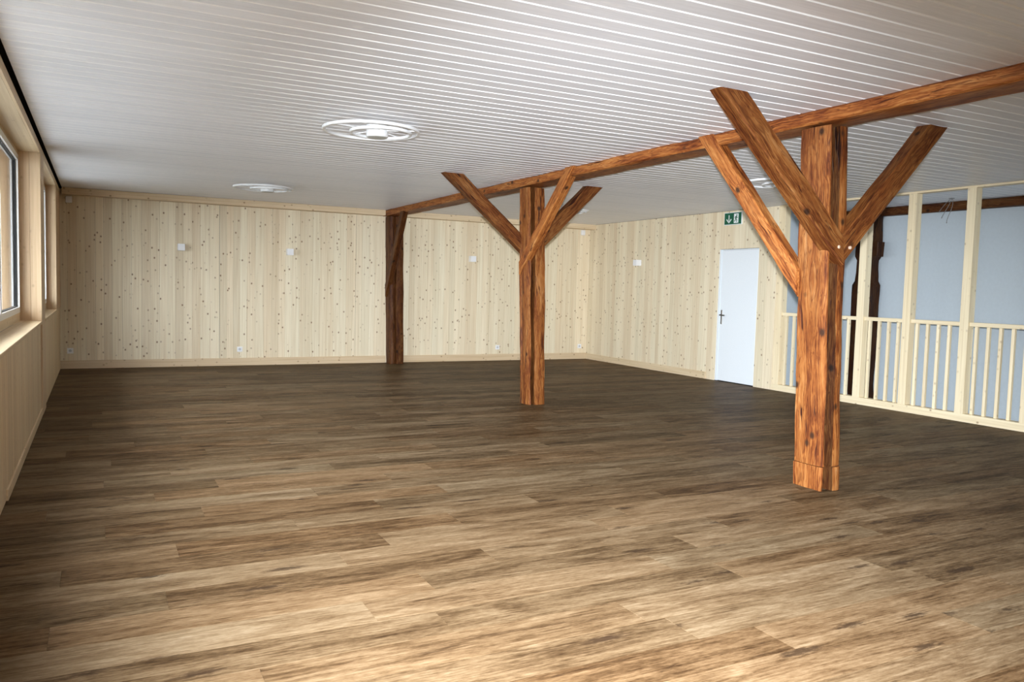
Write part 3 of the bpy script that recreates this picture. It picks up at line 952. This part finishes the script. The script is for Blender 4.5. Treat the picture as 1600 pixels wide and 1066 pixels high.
# sockets
def socket():
    t = empty('wall_socket')
    m = MB(); m.box((-0.042, -0.011, -0.042), (0.042, -0.0005, 0.042), bev=0.003); m.build('cover_plate', M_WHITE, t)
    m = MB(); m.lathe([(0.0, -0.0118), (0.012, -0.0118), (0.0195, -0.0125), (0.021, -0.0105)], (0, 0, 0), 'y', 24); ins = m.build('socket_insert', M_GREY, t, smooth=40)
    return t
s0 = socket()
sk = [((-0.385, YB, 0.272), 'white wall socket low in the far left corner by the window wall'),
      ((2.063, YB, 0.268), 'white wall socket low on the end wall, just right of the long panel joint'),
      ((6.794, YB, 0.252), 'white wall socket low on the end wall, beside the middle post'),
      ((8.64, YB, 0.257), 'white wall socket low in the far right corner')]
srcs = [s0] + [copy_tree(s0) for _ in sk[1:]]
for o, (p, lab) in zip(srcs, sk):
    o.location = p
    tag(o, lab, 'wall socket', 'wall sockets along the end wall')

# small boxes high in the corners
def sensor():
    t = empty('corner_box')
    m = MB(); m.box((-0.042, -0.045, -0.05), (0.042, -0.0005, 0.05), bev=0.006); m.build('casing', M_WHITE, t)
    m = MB(); m.box((-0.028, -0.0475, -0.036), (0.028, -0.0445, 0.010), bev=0.001); m.build('front_lens', M_WHITE, t)
    return t
c0 = sensor()
for o, (p, lab) in zip([c0, copy_tree(c0)], [((-0.385, YB, 2.535), 'small white box high in the far left corner under the ceiling strip'),
                                             ((8.63, YB, 2.535), 'small white box high in the far right corner under the ceiling strip')]):
    o.location = p
    tag(o, lab, 'sensor', 'white corner boxes')

# ------------------------------------------------------------------ exit sign (green, arrow down, running figure)
sg = empty('exit_sign', (XR, 9.655, 2.566), 'green emergency exit sign with white down arrow and running figure above the door', 'sign')
sinv = Matrix.Translation(-sg.location)
def SP(o):
    o.parent = sg; o.matrix_parent_inverse = sinv; return o
SH, SV = 0.195, 0.098
SP(box_obj('sign_board', (XR - 0.022, 9.655 - SH, 2.566 - SV), (XR - 0.0005, 9.655 + SH, 2.566 + SV), M_SIGNW, bev=0.002))
SP(box_obj('green_face', (XR - 0.0235, 9.655 - SH + 0.010, 2.566 - SV + 0.010), (XR - 0.0222, 9.655 + SH - 0.010, 2.566 + SV - 0.010), M_GREEN))
def flat(name, polys, mat, x, th=0.001):
    """polygons in sign coordinates (u to the right as seen from the room, v up)"""
    m = MB()
    for pts in polys:
        n = len(pts)
        v = [(x - th, 9.655 - u, 2.566 + w) for u, w in pts] + [(x, 9.655 - u, 2.566 + w) for u, w in pts]
        f = [tuple(range(n)), tuple(range(2 * n - 1, n - 1, -1))] + [(i, i + n, (i + 1) % n + n, (i + 1) % n) for i in range(n)]
        m.add(v, f)
    return SP(m.build(name, mat))
def bar(a, b, w):
    dx, dy = b[0] - a[0], b[1] - a[1]; l = math.hypot(dx, dy); nx, ny = -dy / l * w / 2, dx / l * w / 2
    return [(a[0] + nx, a[1] + ny), (a[0] - nx, a[1] - ny), (b[0] - nx, b[1] - ny), (b[0] + nx, b[1] + ny)]
xa = XR - 0.0237
flat('arrow', [bar((-0.085, 0.055), (-0.085, -0.03), 0.016), bar((-0.085, -0.062), (-0.138, -0.008), 0.018), bar((-0.085, -0.062), (-0.032, -0.008), 0.018),
               [(-0.097, -0.052), (-0.085, -0.072), (-0.073, -0.052), (-0.085, -0.03)]], M_SIGNW, xa)
flat('door_symbol', [[(0.025, -0.072), (0.125, -0.072), (0.125, 0.072), (0.025, 0.072)]], M_SIGNW, xa)
head = [(0.088 + 0.012 * math.cos(2 * math.pi * k / 12), 0.047 + 0.012 * math.sin(2 * math.pi * k / 12)) for k in range(12)]
flat('running_figure', [head, bar((0.082, 0.034), (0.066, -0.008), 0.024), bar((0.080, 0.028), (0.052, 0.022), 0.010), bar((0.054, 0.024), (0.044, 0.002), 0.009),
                        bar((0.080, 0.026), (0.100, 0.006), 0.010), bar((0.100, 0.008), (0.116, 0.016), 0.009),
                        bar((0.064, -0.004), (0.090, -0.026), 0.013), bar((0.089, -0.022), (0.084, -0.058), 0.011),
                        bar((0.066, -0.006), (0.054, -0.036), 0.013), bar((0.056, -0.034), (0.034, -0.046), 0.011)], M_GREEN, xa - 0.0012)

# ------------------------------------------------------------------ loose cables above the stairwell
cb = empty('loose_cables', (9.75, 6.70, ZC), 'three thin loose cables dangling from the ceiling hole above the stairwell', 'cables')
cinv = Matrix.Translation(-cb.location)
m = MB(); m.lathe([(0.0, -0.003), (0.035, -0.003), (0.035, -0.0005)], (9.75, 6.70, ZC), n=20)
o = m.build('ceiling_hole_ring', M_WIRE); o.parent = cb; o.matrix_parent_inverse = cinv
for ex, ez in ((9.514, 2.501), (9.596, 2.433), (9.716, 2.375)):
    pts = []
    for k in range(9):
        t = k / 8
        pts.append((lerp(9.75, ex, t) + 0.015 * math.sin(t * 5 + ex * 9), 6.70 + 0.02 * math.sin(t * 4 + ez * 7), lerp(ZC - 0.002, ez, t ** 1.15)))
    pts.append((pts[-1][0] + 0.012, pts[-1][1], pts[-1][2] + 0.012))
    m = MB(); m.tube(pts, 0.0035, 6); o = m.build('cable', M_WIRE, smooth=60); o.parent = cb; o.matrix_parent_inverse = cinv
